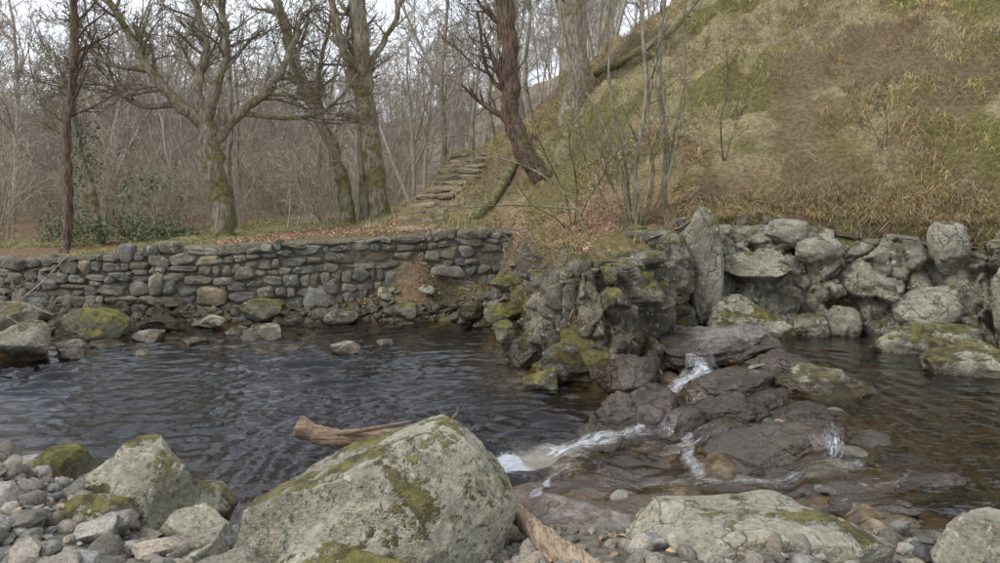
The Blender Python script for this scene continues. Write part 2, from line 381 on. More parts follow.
rock(1.1, 5.35, .04, .5, .3, .16, WB, 232, .4, sub=6, name='wet_ledge_rock', cuts=12, box=3, fine=.06)
rock(6.0, 10.1, .36, .95, .6, .36, PB, 240, .1, sub=6, cuts=8, amp=.1)
rock(5.85, 8.95, .30, .72, .5, .34, PB, 241, -.2, sub=6, cuts=8, amp=.1)
rock(7.1, 8.6, .3, .6, .5, .32, PB, 242, .4, sub=6)
rock(4.6, 6.2, .2, .35, .2, .1, W, 243, .4)
# back bank boulders
back = [(3.95, 11.20, 1.22, .56, .42, .27, MB), (3.62, 10.9, .52, .72, .5, .34, MB), (3.10, 11.15, 1.30, .28, .34, .95, BK),
        (4.6, 11.6, 1.75, .42, .3, .24, BK), (6.4, 10.6, .75, .60, .42, .32, BK), (6.7, 10.8, 1.6, .28, .3, .42, BK), (7.1, 9.8, .95, .36, .34, .55, BK),
        (5.2, 11.0, .40, .28, .3, .30, BK), (4.7, 10.95, .35, .3, .25, .24, BK), (5.0, 11.4, 1.5, .4, .3, .22, BK)]
for i, (x, y, z, a, b, c, m) in enumerate(back):
    rock(x, y, z, a, b, c, m, 300+i, i*.37 % .8-.4, (i*.31 % .4)-.2, .15*math.sin(i*3.1), sub=6 if i < 3 else 5, cuts=14, amp=.16, fine=.06, box=0 if i < 2 else 3., name='boulder' if i < 2 else 'outcrop_rock')
spur = [(.85, 9.55, .12, .45, .35, .34, DK), (1.45, 9.3, .08, .40, .28, .26, DK), (.35, 10.4, .12, .3, .35, .28, DK), (.05, 12.5, .3, .34, .28, .26, VM), (.15, 13.3, .70, .35, .3, .19, VM), (-.5, 13.1, .2, .28, .2, .14, DK), (.15, 11.7, .1, .3, .28, .24, VM),
        (.55, 9.15, .05, .28, .22, .18, VM), (2.1, 9.8, .2, .30, .28, .30, DK)]
for i, (x, y, z, a, b, c, m) in enumerate(spur):
    rock(x, y, z, a, b, c, m, 350+i, i*.47 % 1.2-.6, (i*.31 % .4)-.2, 0, sub=5, cuts=16, amp=.2, fine=.08, name='boulder')
# continuous fractured rock face round the spur and along the bank
def cliff_face(name, path, mat, seed, res=.022, scx=(2.3, 1.5)):
    """path: (x, y, z_top, z_bottom, inward lean)"""
    p = np.array(path, float); sg = np.concatenate([[0], np.cumsum(np.hypot(np.diff(p[:, 0]), np.diff(p[:, 1])))])
    n = int(sg[-1]/res); u = np.linspace(0, sg[-1], n)
    k = np.ones(25)/25
    def sm_(v): return np.convolve(np.pad(v, 12, 'edge'), k, 'valid')
    q = np.stack([sm_(np.interp(u, sg, p[:, c])) for c in range(5)], 1)
    tx, ty = np.gradient(q[:, 0]), np.gradient(q[:, 1]); l = np.hypot(tx, ty); ix, iy = -ty/l, tx/l
    nv = 90; v = np.linspace(0, 1, nv)
    h = np.sin(np.clip(v/.8, 0, 1)*np.pi/2)**.9
    ins = q[None, :, 4]*v[:, None]**1.5+np.where(v > .8, (v-.8)/.2*.6, 0)[:, None]
    zz = q[None, :, 3]+(q[None, :, 2]-q[None, :, 3])*h[:, None]
    XX = q[None, :, 0]+ix[None]*ins; YY = q[None, :, 1]+iy[None]*ins
    S = np.stack([XX.ravel(), YY.ravel(), zz.ravel()], 1); N = np.stack([np.tile(-ix, nv), np.tile(-iy, nv), np.full(n*nv, .15)], 1)
    uu = np.tile(u, nv); Q = np.stack([uu*scx[0]+.5*S[:, 2], S[:, 2]*scx[1]-.25*uu, 0*uu], 1)+.35*np.stack([fbm(S*1.8, 3, seed), fbm(S*1.8+5, 3, seed+1), 0*uu], 1)
    c1, t1, e1 = cells(Q, seed); c2, t2, e2 = cells(Q*2.3+4, seed+20)
    d = .17*c1+.30*t1-.09*(1-sm(e1, 0, .12))+.06*c2+.10*t2-.035*(1-sm(e2, 0, .15))+.12*fbm(S*1.3, 4, seed+7)+.035*fbm(S*9, 3, seed+8)
    fade = np.repeat(sm(1-v, 0, .12)*.8+.2, n)
    S = S+N*(d*fade)[:, None]; S[:, 2] += .08*c1*np.repeat(sm(v, .4, .8), n)
    return mk_mesh(name, S, grid_faces(n, nv), mat, True)
cliff_face('rock_face', [(.45, 13.6, 1.35, .2, .3), (.38, 12.6, 1.25, -.1, .3), (.42, 11.6, 1.25, -.25, .35), (.42, 10.5, 1.30, -.3, .35), (.55, 9.85, 1.25, -.3, .4), (1.0, 9.55, 1.25, -.3, .4), (1.6, 9.5, 1.35, -.25, .4), (2.05, 9.95, 1.45, -.15, .35),
                         (2.45, 10.65, 1.60, 0, .35), (2.95, 11.25, 1.85, .1, .35)], DK, 77)
cliff_face('rock_face', [(2.7, 11.05, 1.8, 0, .35), (3.3, 11.25, 1.95, .05, .45), (4.0, 11.3, 1.95, .05, .5), (4.8, 11.25, 1.85, .05, .6), (5.6, 11.05, 1.75, .05, .6), (6.4, 10.6, 1.65, .05, .6), (7.2, 10.0, 1.65, .05, .6), (8.4, 9.2, 1.7, .05, .6), (10.5, 8.0, 1.7, .05, .6)], BK, 78, scx=(1.9, 1.7))
def outcrop(name, mat, n, x0, x1, seed, smin, smax, tall, t0=.15, t1=1.0, sink=.45):
    r = np.random.default_rng(seed); Vs, Fs = [], []; off = 0; done = 0
    G = [rock_geo(seed*31+k, 5, 14, .18, .08, box=3.4) for k in range(10)]
    while done < n:
        x = r.uniform(x0, x1); y = r.uniform(8.6, 13.6)
        xa, ya = np.array([x]), np.array([y]); s = sdx(SH, xa, ya)[0]; b = sdx(BT, xa, ya)[0]
        if s < 0 or b > .1: continue
        tt = s/(s+max(-b, 0)+1e-3)
        if not (t0 < tt <= t1): continue
        z = float(H(xa, ya, False)[0]); sz = r.uniform(smin, smax)
        V, F = G[r.integers(10)]
        S = np.array([sz*r.uniform(.5, 1.1), sz*r.uniform(.8, 1.1), sz*tall*r.uniform(.6, 1.3)])
        V = (V*S)@rotm(r.normal(.25, .4), r.normal(.12, .2), r.normal(.2, .22)).T+np.array([x, y-.05, z-S[2]*sink])
        Vs.append(V); Fs.append(F+off); off += len(V); done += 1
    return mk_mesh(name, np.concatenate(Vs), np.concatenate(Fs), mat, True)
outcrop('bedrock_outcrop', DK, 8, .6, 3.1, 41, .14, .26, 1.2, .7, 1.)
outcrop('bedrock_outcrop', BK, 10, 3.2, 8.5, 44, .14, .28, .8, .85, 1.)
left = [(-5.2, 12.9, .05, .42, .26, .13, B), (-6.8, 12.1, .15, .62, .45, .36, VM), (-5.75, 11.9, .03, .35, .25, .12, B), (-3.9, 12.0, .02, .42, .32, .22, MB), (-3.6, 11.0, .0, .36, .22, .09, MB),
        (-2.35, 11.0, .02, .24, .2, .13, B), (-4.9, 11.6, .02, .28, .2, .08, B), (-1.82, 11.5, .0, .15, .12, .08, B), (-7.0, 10.6, .22, .55, .45, .34, MB), (-4.45, 13.45, .2, .4, .3, .22, VM), (-7.7, 11.2, .4, .5, .4, .35, BK),
        (-6.2, 11.4, .0, .3, .2, .1, MB), (-5.4, 10.9, -.02, .18, .14, .07, B), (-7.0, 9.7, .05, .4, .3, .2, BK), (-5.9, 12.7, .08, .5, .3, .15, DK), (-8, 10.0, .3, .5, .4, .3, MB), (-6.35, 10.7, .02, .25, .2, .12, B),
        (-2.9, 13.2, .1, .35, .25, .16, MB), (-1.7, 13.3, .2, .3, .2, .15, VM), (-3.2, 11.2, -.02, .2, .12, .06, MB), (-8.6, 12.2, .2, .5, .4, .3, MB), (-4.5, 12.4, .0, .3, .22, .12, MB), (-6.6, 11.2, .03, .3, .2, .14, B)]
for i, (x, y, z, a, b, c, m) in enumerate(left):
    rock(x, y, z, a, b, c, m, 400+i, i*.77 % 1.5-.7, sub=5, cuts=14)

def stones(name, pts, sizes, mat, seed, sub=3, flat=.65, cmin=.55, cmax=1.3, sink=.25, cuts=12):
    r = np.random.default_rng(seed); T = [rock_geo(seed*10+k, sub, cuts, .15, .03) for k in range(10)]
    Vs, Fs, Cs = [], [], []; off = 0
    for (x, y, z), s in zip(pts, sizes):
        V, F = T[r.integers(10)]
        S = s*np.array([r.uniform(.8, 1.3), r.uniform(.7, 1.1), flat*r.uniform(.7, 1.3)])
        V = (V*S)@rotm(r.uniform(0, 6.3), r.normal(0, .25), r.normal(0, .25)).T+np.array([x, y, z+s*flat*(1-sink*2)])
        Vs.append(V); Fs.append(F+off); off += len(V)
        b = r.uniform(cmin, cmax); tint = r.normal(.03, .06)
        Cs.append(np.tile([b*(1+tint), b, b*(1-tint)], (len(V), 1)))
    return mk_mesh(name, np.concatenate(Vs), np.concatenate(Fs), mat, True, np.concatenate(Cs))
def scatter(n, x0, x1, y0, y1, cond, seed):
    r = np.random.default_rng(seed); x = r.uniform(x0, x1, n); y = r.uniform(y0, y1, n); z = H(x, y)
    k = cond(x, y, z, r); return np.stack([x, y, z], 1)[k], r
nbd = lambda x, y: -sdx(NB, x, y)
pts, r = scatter(13000, -6.5, 3.6, 2.6, 7.4, lambda x, y, z, r: (nbd(x, y) > -.25) & (r.random(len(x)) < np.where(x < .3, 1, .45)), 1)
stones('gravel_bank', pts, np.exp(r.normal(-3.6, .55, len(pts))).clip(.010, .11), M_gravel, 1, sub=2, cuts=16)
pts, r = scatter(420, -6.5, -.3, 3.3, 7.2, lambda x, y, z, r: nbd(x, y) > -.1, 2)
stones('bank_stones', pts, np.exp(r.normal(-2.5, .4, len(pts))).clip(.04, .2), M_gravel, 2, sub=4, cuts=22)
def inwater(x, y, z, r): return (sdx(SH, x, y) < .1) & (nbd(x, y) < .1) & ((tri_t(x, y) > .9) | (y > 11.0) | (r.random(len(x)) < .2))
pts, r = scatter(3500, -9, 9, 3.2, 13.8, inwater, 3)
stones('streambed_stones', pts, np.exp(r.normal(-2.7, .5, len(pts))).clip(.03, .2), M_gravel, 3, sub=3, flat=.42, cmin=.3, cmax=.95)
pts, r = scatter(600, -9, .3, 12.7, 14.1, lambda x, y, z, r: sdx(SH, x, y) > -.4, 4)
stones('wall_foot_stones', pts, np.exp(r.normal(-2.5, .5, len(pts))).clip(.04, .22), M_bank, 4, sub=3)
pts, r = scatter(300, 3., 10, 8.3, 12.9, lambda x, y, z, r: (sdx(SH, x, y) > -.1) & (sdx(BT, x, y) < -.4), 5)
stones('cliff_stones', pts, np.exp(r.normal(-2.5, .4, len(pts))).clip(.04, .18), M_bank, 5, sub=4, flat=.8, sink=.35)

# small cascades: thin sheets of white water draped over the ledges
bpy.context.view_layer.update(); dg = bpy.context.evaluated_depsgraph_get()
t = NT('white_water'); sa = t.attr('along', 'Fac'); sc_ = t.attr('across', 'Fac'); P = t.pos()
vec = t.n('ShaderNodeCombineXYZ', {0: t.ma('MULTIPLY', sa, 2.6), 1: t.ma('MULTIPLY', sc_, 3.6), 2: 0.}).outputs[0]
n1 = t.noise(vec, 1.6, 5, .7, .6); n3 = t.noise(P, 40, 3, .7); ed = t.ma('ABSOLUTE', sc_)
n1 = t.ma('ADD', t.ma('MULTIPLY', n1, .72), t.ma('MULTIPLY', n3, .28))
m_ = t.ma('SUBTRACT', t.ma('ADD', n1, t.attr('dens', 'Fac')), t.ma('MULTIPLY', t.ma('MULTIPLY', ed, ed), .42))
al = t.ma('MULTIPLY', t.mr(m_, .52, .88), .82)
dif = t.n('ShaderNodeBsdfPrincipled', {'Base Color': (.74, .78, .82), 'Roughness': .4, 'Normal': t.n('ShaderNodeBump', {'Height': n1, 'Distance': .04}).outputs[0]}).outputs[0]
glo = t.n('ShaderNodeBsdfGlossy', {'Roughness': .08, 'Normal': t.n('ShaderNodeBump', {'Height': n1, 'Distance': .03}).outputs[0]}).outputs[0]
clear = t.n('ShaderNodeMixShader', {0: .10, 1: t.n('ShaderNodeBsdfTransparent', {'Color': (.8, .74, .66)}).outputs[0], 2: glo}).outputs[0]
t.t.links.new(t.n('ShaderNodeMixShader', {0: al, 1: clear, 2: dif}).outputs[0], t.n('ShaderNodeOutputMaterial').inputs[0]); M_ww = t.m
def drape(path, w0, w1, d0=.15, d1=.3):
    c = [Vector((a, b, 0)) for a, b in path]; c = [c[0]*2-c[1]]+c+[c[-1]*2-c[-2]]; pp = []
    for i in range(1, len(c)-2):
        for s in range(14):
            u = s/14; a, b, d, e = c[i-1], c[i], c[i+1], c[i+2]
            pp.append(.5*((2*b)+(d-a)*u+(2*a-5*b+4*d-e)*u*u+(3*b-a-3*d+e)*u**3))
    n = len(pp); nw = 17; V = []; al = []; ac = []; de = []; L = 0
    for i in range(n):
        tg = (pp[min(i+1, n-1)]-pp[max(i-1, 0)]).normalized(); sd2 = Vector((-tg.y, tg.x, 0)); u = i/(n-1); w = (w0+(w1-w0)*u)*(1+.3*math.sin(i*.35))
        if i: L += (pp[i]-pp[i-1]).length
        for j in range(nw):
            v = j/(nw-1)*2-1; q = pp[i]+sd2*(v*w/2)
            ok, loc, *_r = scene.ray_cast(dg, Vector((q.x, q.y, 2.)), Vector((0, 0, -1)))
            zz = max(loc.z if ok else 0, float(ZW(np.array([q.x]), np.array([q.y]))[0]))
            V.append((q.x, q.y, zz)); al.append(L*2); ac.append(v); de.append(d0+(d1-d0)*u-.45*max(0, 1-min(i, n-1-i)/7))
    V = np.array(V).reshape(n, nw, 3)
    for k in range(3):
        z = V[:, :, 2]; zz = z.copy(); zz[1:-1] = np.maximum(z[1:-1], (z[:-2]+z[1:-1]+z[2:])/3); zz[:, 1:-1] = np.maximum(zz[:, 1:-1], (zz[:, :-2]+zz[:, 1:-1]+zz[:, 2:])/3); V[:, :, 2] = zz
    V[:, :, 2] += .014+.014*fbm(V*9, 2, 3)
    return V.reshape(-1, 3), grid_faces(nw, n), al, ac, de
Vs, Fs, A1, A2, A3, off = [], [], [], [], [], 0
for pth, a, b, d0, d1 in [([(2.75, 9.25), (2.45, 9.0), (2.2, 8.75), (1.85, 8.5), (1.5, 8.3)], .5, .75, .20, .18), ([(1.7, 7.3), (1.2, 7.05), (.8, 6.9), (.15, 6.65)], .35, .85, .08, .24),
                          ([(3.2, 6.8), (3.0, 6.5), (2.85, 6.15), (2.6, 5.8)], .3, .45, .02, .14), ([(2.7, 5.9), (2.1, 5.75), (1.4, 5.85), (.8, 6.05)], .35, .35, .12, .02),
                          ([(3.5, 6.0), (3.0, 5.5), (2.4, 5.45)], .35, .4, .0, .08), ([(2.3, 7.9), (2.0, 7.65), (1.6, 7.4)], .25, .35, .08, .15), ([(2.1, 6.9), (1.75, 6.65), (1.3, 6.8)], .25, .35, .05, .14)]:
    V, F, x1, x2, x3 = drape(pth, a, b, d0, d1); Vs.append(V); Fs.append(F+off); off += len(V); A1 += x1; A2 += x2; A3 += x3
mk_mesh('cascade', np.concatenate(Vs), np.concatenate(Fs), M_ww, True, attrs={'along': A1, 'across': A2, 'dens': A3})

# ------------------------------------------------------------------ stone wall
wall = bpy.data.objects.new('dry_stone_wall', None); scene.collection.objects.link(wall)
def wall_y(x): return np.interp(x, [-16, -9.7, -5, .4], [14.3, 14.0, 14.05, 14.45])
def wtop(x): return np.interp(x, [-16, -9.7, -7.8, -5, -3.5, .4], [.85, 1.02, 1.2, 1.40, 1.45, 1.66])
def wbot(x): return np.interp(x, [-16, -9.7, -5, .4], [-.15, -.12, .0, .32])
r = np.random.default_rng(77)
def box_stone(w, h, d, seed):
    V, F = ico(4); e = 4.5
    q = V/((np.abs(V)**e).sum(1, keepdims=True)**(1/e))
    rr = np.random.default_rng(seed)
    for k in range(8):
        nn = rr.normal(size=3); nn[1] *= .5; nn /= np.linalg.norm(nn); o = rr.uniform(.85, 1.2)
        q = q-nn[None, :]*np.maximum(0, q@nn-o)[:, None]
    q = q+.13*np.stack([fbm(q*1.7+seed*1.3, 3, seed), fbm(q*1.7+9, 3, seed+1), fbm(q*1.7+5, 3, seed+2)], 1)
    return q*np.array([w/2, d/2, h/2]), F
Vs, Fs, Cs = [], [], []; off = 0
edges = np.cumsum([0, .19, .15, .17, .13, .17, .12, .14]); edges = edges/edges[-1]
for c_ in range(7):
    x = -15.6+r.uniform(0, .3)
    while x < .35:
        w = float(np.exp(r.normal(-1.2, .5))); w = min(max(w, .12), .68)
        xc = x+w/2; zb, zt = wbot(xc), wtop(xc)
        lo = zb+(zt-zb)*(edges[c_]+.08*vnoise(np.array([[xc*1.1, c_*3.7, 0]]), 5)[0])
        hi = zb+(zt-zb)*(edges[c_+1]+.08*vnoise(np.array([[xc*1.1, (c_+1)*3.7, 0]]), 5)[0])
        big = r.random() < .14 and c_ < 5
        h = (hi-lo)*(1.9 if big else r.uniform(.9, 1.25)); d = .34 if not big else .40
        if c_ == 6: h = h*r.uniform(.6, 1.45)
        V, F = box_stone(w*1.06, h, d, int(r.integers(1e6)))
        V = V@rotm(r.normal(0, .08), r.normal(0, .05), r.normal(0, .13)).T
        V = V+np.array([xc, wall_y(xc)+.12+r.normal(0, .025), lo+h/2])
        Vs.append(V); Fs.append(F+off); off += len(V)
        b = r.uniform(.6, 1.2)*(.9 if xc > -3.5 else 1); ti = r.normal(.03, .05); Cs.append(np.tile([b*(1+ti), b, b*(1-ti*1.5)], (len(V), 1)))
        x += w*r.uniform(.95, 1.04)
mk_mesh('stones', np.concatenate(Vs), np.concatenate(Fs), M_wall, True, np.concatenate(Cs), parent=wall)
t = NT('wall_mortar_earth'); P = t.pos(); d = t.noise(P, 12, 5, .7)
M_mort = t.out(t.mix(t.mr(d, .3, .7), (.06, .05, .035), (.17, .15, .11)), .95, d, .05)
bx = np.arange(-15.8, .5, .1); bz = np.linspace(0, 1, 16)
BX, BZ = np.meshgrid(bx, bz); bxr, bzr = BX.ravel(), BZ.ravel()
zc = (wbot(bxr)-.3)+(wtop(bxr)-.04-(wbot(bxr)-.3))*bzr
yc = wall_y(bxr)+np.interp(bxr, [-4.5, -3], [.05, .02])+.05*fbm(np.stack([bxr*3, zc*3, 0*bxr], 1), 3, 4)
nb = len(bx); yb = wall_y(bx)+.45
Vb = np.concatenate([np.stack([bxr, yc, zc], 1), np.stack([bx, yb, wtop(bx)-.04], 1)])
Ft = grid_faces(nb, 16); i = np.arange(nb-1); top = np.stack([15*nb+i, 15*nb+i+1, 16*nb+i+1, 16*nb+i], 1)
mk_mesh('core', Vb, np.concatenate([Ft, top]), M_mort, True, parent=wall)

# ------------------------------------------------------------------ steps
steps = bpy.data.objects.new('stone_steps', None); scene.collection.objects.link(steps)
r = np.random.default_rng(5)
dirv = np.array([1.0, 5.2]); dirv /= np.linalg.norm(dirv); ang = math.atan2(-dirv[0], dirv[1])
for i in range(12):
    tt = (i+.4)/12; cx = -1.8+1.0*tt; cy = 15.0+5.2*tt; cz = 1.52+1.85*tt
    Vp, Fp, op = [], [], 0
    xx = -.46+r.uniform(-.1, .1)
    while xx < .38:
        w = r.uniform(.25, .7); V, F = box_stone(w, .15+r.uniform(-.03, .03), .38, 900+i*7+int(xx*10)+9)
        V = V@rotm(r.normal(0, .16), r.normal(0, .07), r.normal(0, .09)).T+np.array([xx+w/2, r.normal(0, .05), r.normal(.0, .025)])
        Vp.append(V); Fp.append(F+op); op += len(V); xx += w*.97
    V = np.concatenate(Vp)@rotm(ang).T+np.array([cx, cy, cz])
    b = r.uniform(.9, 1.4); mk_mesh('step_%d' % (i+1), V, np.concatenate(Fp), M_wall, True, np.tile([b*1.15, b, b*.8], (len(V), 1)), parent=steps)

# ------------------------------------------------------------------ tubes and trees
class Buf:
    def __init__(s): s.V = []; s.F = []
    def tube(s, pts, rad, k):
        base = len(s.V); n = len(pts); u = None
        for i in range(n):
            a = pts[max(i-1, 0)]; b = pts[min(i+1, n-1)]; tg = (b-a)
            if tg.length < 1e-9: tg = Vector((0, 0, 1))
            tg.normalize()
            if u is None: u = tg.orthogonal()
            u = (u-tg*u.dot(tg))
            if u.length < 1e-6: u = tg.orthogonal()
            u.normalize(); v = tg.cross(u); r = rad[i]
            for j in range(k):
                an = 2*math.pi*j/k; s.V.append(pts[i]+u*(math.cos(an)*r)+v*(math.sin(an)*r))
        for i in range(n-1):
            for j in range(k):
                p = base+i*k+j; q = base+i*k+(j+1) % k; s.F.append((p, q, q+k, p+k))
def grow(buf, R, p, d, L, r, lv, mx, P):
    n = max(3, min(9, int(L/P['seg'][min(lv, len(P['seg'])-1)])))
    st = L/n; pts = [p.copy()]; rad = [r]; cur = p.copy(); d = d.normalized()
    wd = P['wander'][min(lv, len(P['wander'])-1)]; up = P['up'][min(lv, len(P['up'])-1)]
    for i in range(n):
        d = (d+Vector((R.gauss(0, wd), R.gauss(0, wd), R.gauss(0, wd)+up))).normalized()
        cur = cur+d*st; pts.append(cur.copy()); rad.append(max(r*(1-.75*(i+1)/n), P['rmin']))
    k = 8 if r > .08 else (5 if r > .025 else 3)
    buf.tube(pts, rad, k)
    if lv < mx: spawn(buf, R, pts, rad, L, lv+1, mx, P, P['t0'][min(lv, len(P['t0'])-1)])
def spawn(buf, R, pts, rad, L, lv, mx, P, t0=.3, count=None):
    cnt = count if count is not None else P['n'][min(lv, len(P['n'])-1)]
    n = len(pts)-1
    for c in range(cnt):
        t = t0+(1-t0)*(c+R.random())/cnt; x = min(t*n, n-1e-3); i = int(x); fr = x-i
        p = pts[i].lerp(pts[i+1], fr); tg = (pts[i+1]-pts[i]).normalized()
        rr = rad[i]*(1-fr)+rad[i+1]*fr
        a = R.uniform(*P['ang']); o = tg.orthogonal().normalized(); o.rotate(Matrix.Rotation(R.uniform(0, 6.283), 3, tg))
        d = tg*math.cos(a)+o*math.sin(a)
        if d.z < -.25: d.z *= .3
        l = L*P['lr']*(1-.45*t)*R.uniform(.6, 1.2)
        grow(buf, R, p, d, l, max(rr*R.uniform(.35, .6), P['rmin']), lv, mx, P)
def smooth_path(ctrl, sub=5):
    c = [Vector(q) for q in ctrl]; c = [c[0]*2-c[1]]+c+[c[-1]*2-c[-2]]; out = []
    for i in range(1, len(c)-2):
        for s in range(sub):
            t = s/sub; a, b, d, e = c[i-1], c[i], c[i+1], c[i+2]
            out.append(.5*((2*b)+(d-a)*t+(2*a-5*b+4*d-e)*t*t+(3*b-a-3*d+e)*t**3))
    out.append(c[-2]); return out
def bark(name, c1, c2, moss=.3, mosscol=(.19, .175, .06), basemoss=.12):
    t = NT(name); P = t.n('ShaderNodeTexCoord').outputs['Object']
    st = t.noise(t.scale(P, (9, 9, 1.8)), 2.2, 4, .7); b = t.noise(P, 1.7, 5, .68)
    oz = t.n('ShaderNodeSeparateXYZ', {0: P}).outputs[2]
    c = t.mix(t.mr(st, .35, .65), c1, c2)
    mm = t.ma('ADD', b, t.ma('MULTIPLY', t.nz(), .12)); mm = t.ma('ADD', mm, t.mr(oz, .2, 3., basemoss, 0.))
    mo = t.mr(mm, .72-moss*.35, .82-moss*.35)
    mc = t.mix(t.mr(t.noise(P, 9, 4, .7), .35, .65), tuple(k*.35 for k in mosscol), mosscol)
    c = t.mix(t.ma('MULTIPLY', mo, .85), c, mc)
    return t.out(c, .9, st, .05, 1., spec=.2)
BK_oak = bark('mossy_bark', (.12, .10, .075), (.32, .28, .205), .58)
BK_grey = bark('grey_bark', (.14, .12, .09), (.34, .30, .225), .46)
BK_dark = bark('dark_red_bark', (.05, .034, .026), (.18, .125, .09), .22)
BK_far = bark('distant_bark_hazed', (.27, .235, .195), (.45, .40, .33), .25, basemoss=.05)  # bark colour lightened to stand in for haze over the far trees
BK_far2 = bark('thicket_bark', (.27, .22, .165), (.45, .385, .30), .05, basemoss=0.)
PT = dict(seg=[.5, .4, .25, .15], wander=[.10, .14, .16, .18], up=[.03, .06, .04, .02], rmin=.0045, t0=[.25, .2, .15], n=[0, 9, 7, 5, 4], ang=(.45, 1.0), lr=.60)
def finish(buf, name, mat, loc, parent=None):
    V = np.array([v[:] for v in buf.V]); ob = mk_mesh(name, V, np.array(buf.F), mat, True, parent=parent); ob.location = loc; return ob
def hero(name, bxy, s, limbs, mat, seed, L=3.2, mx=3, P=PT, zoff=-.15, flare=True):
    """limbs: tree-local coordinates in units of s metres (side, up, depth)"""
    R = random.Random(seed); buf = Buf(); bz = Hs(*bxy)+zoff
    for li, (pts, r0, r1, c) in enumerate(limbs):
        ctrl = [(q[0]*s, (q[2] if len(q) > 2 else 0)*s, q[1]*s) for q in pts]
        pp = smooth_path(ctrl, 6); n = len(pp)
        rad = [r0+(r1-r0)*(i/(n-1))**.85 for i in range(n)]
        for i in range(1, n): pp[i] = pp[i]+Vector((R.gauss(0, .025), R.gauss(0, .025), 0))*min(1, r0*6); rad[i] *= R.uniform(.93, 1.08)
        if li == 0 and flare:
            pp.insert(0, pp[0]-Vector((0, 0, .35))); rad.insert(0, rad[0]); n += 1
            for i in range(min(6, n)): rad[i] *= 1+.55*math.exp(-i*.8)
        buf.tube(pp, rad, 14 if r0 > .12 else 8)
        if c: spawn(buf, R, pp, rad, L, 1, mx, P, .35 if li else .55, c)
    return finish(buf, name, mat, (bxy[0], bxy[1], bz))
PO = dict(PT); PO.update(wander=[.14, .18, .20, .22], n=[0, 9, 8, 7, 4], up=[.03, .05, .03, .02], rmin=.006, lr=.64)
hero('oak_tree', (-6.5, 17.0), .0235, [
    ([(0, 0), (-3, 40), (-10, 80), (-18, 118)], .27, .21, 2),
    ([(-18, 118), (-42, 140, -6), (-68, 172, -12), (-92, 212, -10), (-120, 262, -14)], .16, .06, 14),
    ([(-18, 118), (-30, 160, 8), (-24, 200, 14), (-42, 262, 20)], .15, .06, 12),
    ([(-13, 98), (14, 132, 6), (44, 152, -4), (66, 182, -10), (80, 230, -4)], .15, .05, 14),
    ([(-42, 140, -6), (-88, 140, 10), (-128, 162, 16), (-170, 158, 10)], .09, .03, 11),
    ([(-18, 118), (0, 160, -14), (10, 205, -20), (0, 260, -30)], .13, .05, 10),
    ([(14, 132, 6), (60, 128, 20), (98, 138, 26), (130, 175, 26)], .07, .03, 10),
    ([(-68, 172, -12), (-110, 180, -20), (-145, 215, -10)], .07, .03, 9),
    ], BK_oak, 11, L=2.8, P=PO)
hero('ash_tree', (-3.95, 19.0), .0263, [([(0, 0), (-8, 50), (-28, 105), (-52, 160), (-78, 250)], .20, .12, 9), ([(-28, 105), (-34, 150, 10), (-20, 220, 10)], .09, .04, 9)], BK_oak, 12)
hero('ash_tree', (-3.55, 19.3), .0263, [([(0, 0), (-5, 80), (-10, 170), (-14, 290)], .17, .12, 9)], BK_grey, 13)
hero('ash_tree', (-3.15, 19.0), .0263, [([(0, 0), (-6, 60), (-14, 120), (-20, 190), (-26, 290)], .27, .20, 9), ([(-14, 120), (-34, 170, -6), (-52, 240, -6)], .13, .08, 8), ([(-17, 150), (10, 200, 10), (30, 260, 10)], .11, .05, 8)], BK_oak, 14)
hero('alder_tree', (1.05, 16.0), .0222, [([(0, -6), (-12, 12), (-27, 38), (-37, 70), (-37, 110), (-44, 200)], .24, .19, 5), ([(-37, 84), (-60, 110, 6), (-70, 170, 6)], .06, .03, 6)], BK_dark, 15)
hero('beech_tree', (2.0, 19.0), .0263, [([(0, -14), (-2, 50), (-4, 130), (-6, 230)], .40, .36, 6)], BK_grey, 16, zoff=-.4)
PS = dict(PT); PS.update(n=[0, 7, 4, 2], rmin=.004, up=[.05, .08, .06], wander=[.08, .12, .2], lr=.55)
hero('hazel_shrub', (2.2, 11.9), .0166, [
    ([(0, 0), (-12, 60), (-34, 120), (-58, 170, 8), (-75, 230)], .045, .015, 9),
    ([(4, 0), (2, 70), (12, 140, -5), (8, 230)], .05, .028, 9),
    ([(0, 0), (-22, 50, -5), (-44, 90, -9), (-60, 105, -12)], .03, .01, 9),
    ([(8, 0), (20, 60, 5), (16, 130, 9), (34, 220, 10)], .04, .015, 9),
    ([(-3, 0), (-6, 70, 10), (-22, 150, 12), (-20, 230, 12)], .035, .015, 9),
    ([(3, 0), (26, 40), (44, 90, 4), (50, 130)], .025, .008, 9),
    ([(0, 0), (-14, 30, -5), (-30, 80), (-36, 130)], .022, .008, 9),
    ([(5, 0), (10, 50, -8), (26, 100), (30, 150)], .02, .008, 9),
    ([(-6, 0), (-30, 40, 8), (-50, 90, 12), (-56, 150)], .02, .008, 9),
    ([(0, 0), (4, 40, -8), (-6, 90, -10), (-4, 140)], .018, .007, 9),
    ([(0, 0), (-30, 30), (-60, 42, 4)], .02, .008, 8)], BK_grey, 17, L=1.5, P=PS, mx=3, flare=False)
hero('hazel_shrub', (2.75, 12.3), .0166, [([(0, 0), (5, 80), (-3, 150), (4, 250)], .06, .04, 9), ([(0, 20), (14, 90, 6), (26, 150, 9), (24, 230)], .03, .012, 8)], BK_grey, 18, L=1.4, P=PS, mx=3, flare=False)
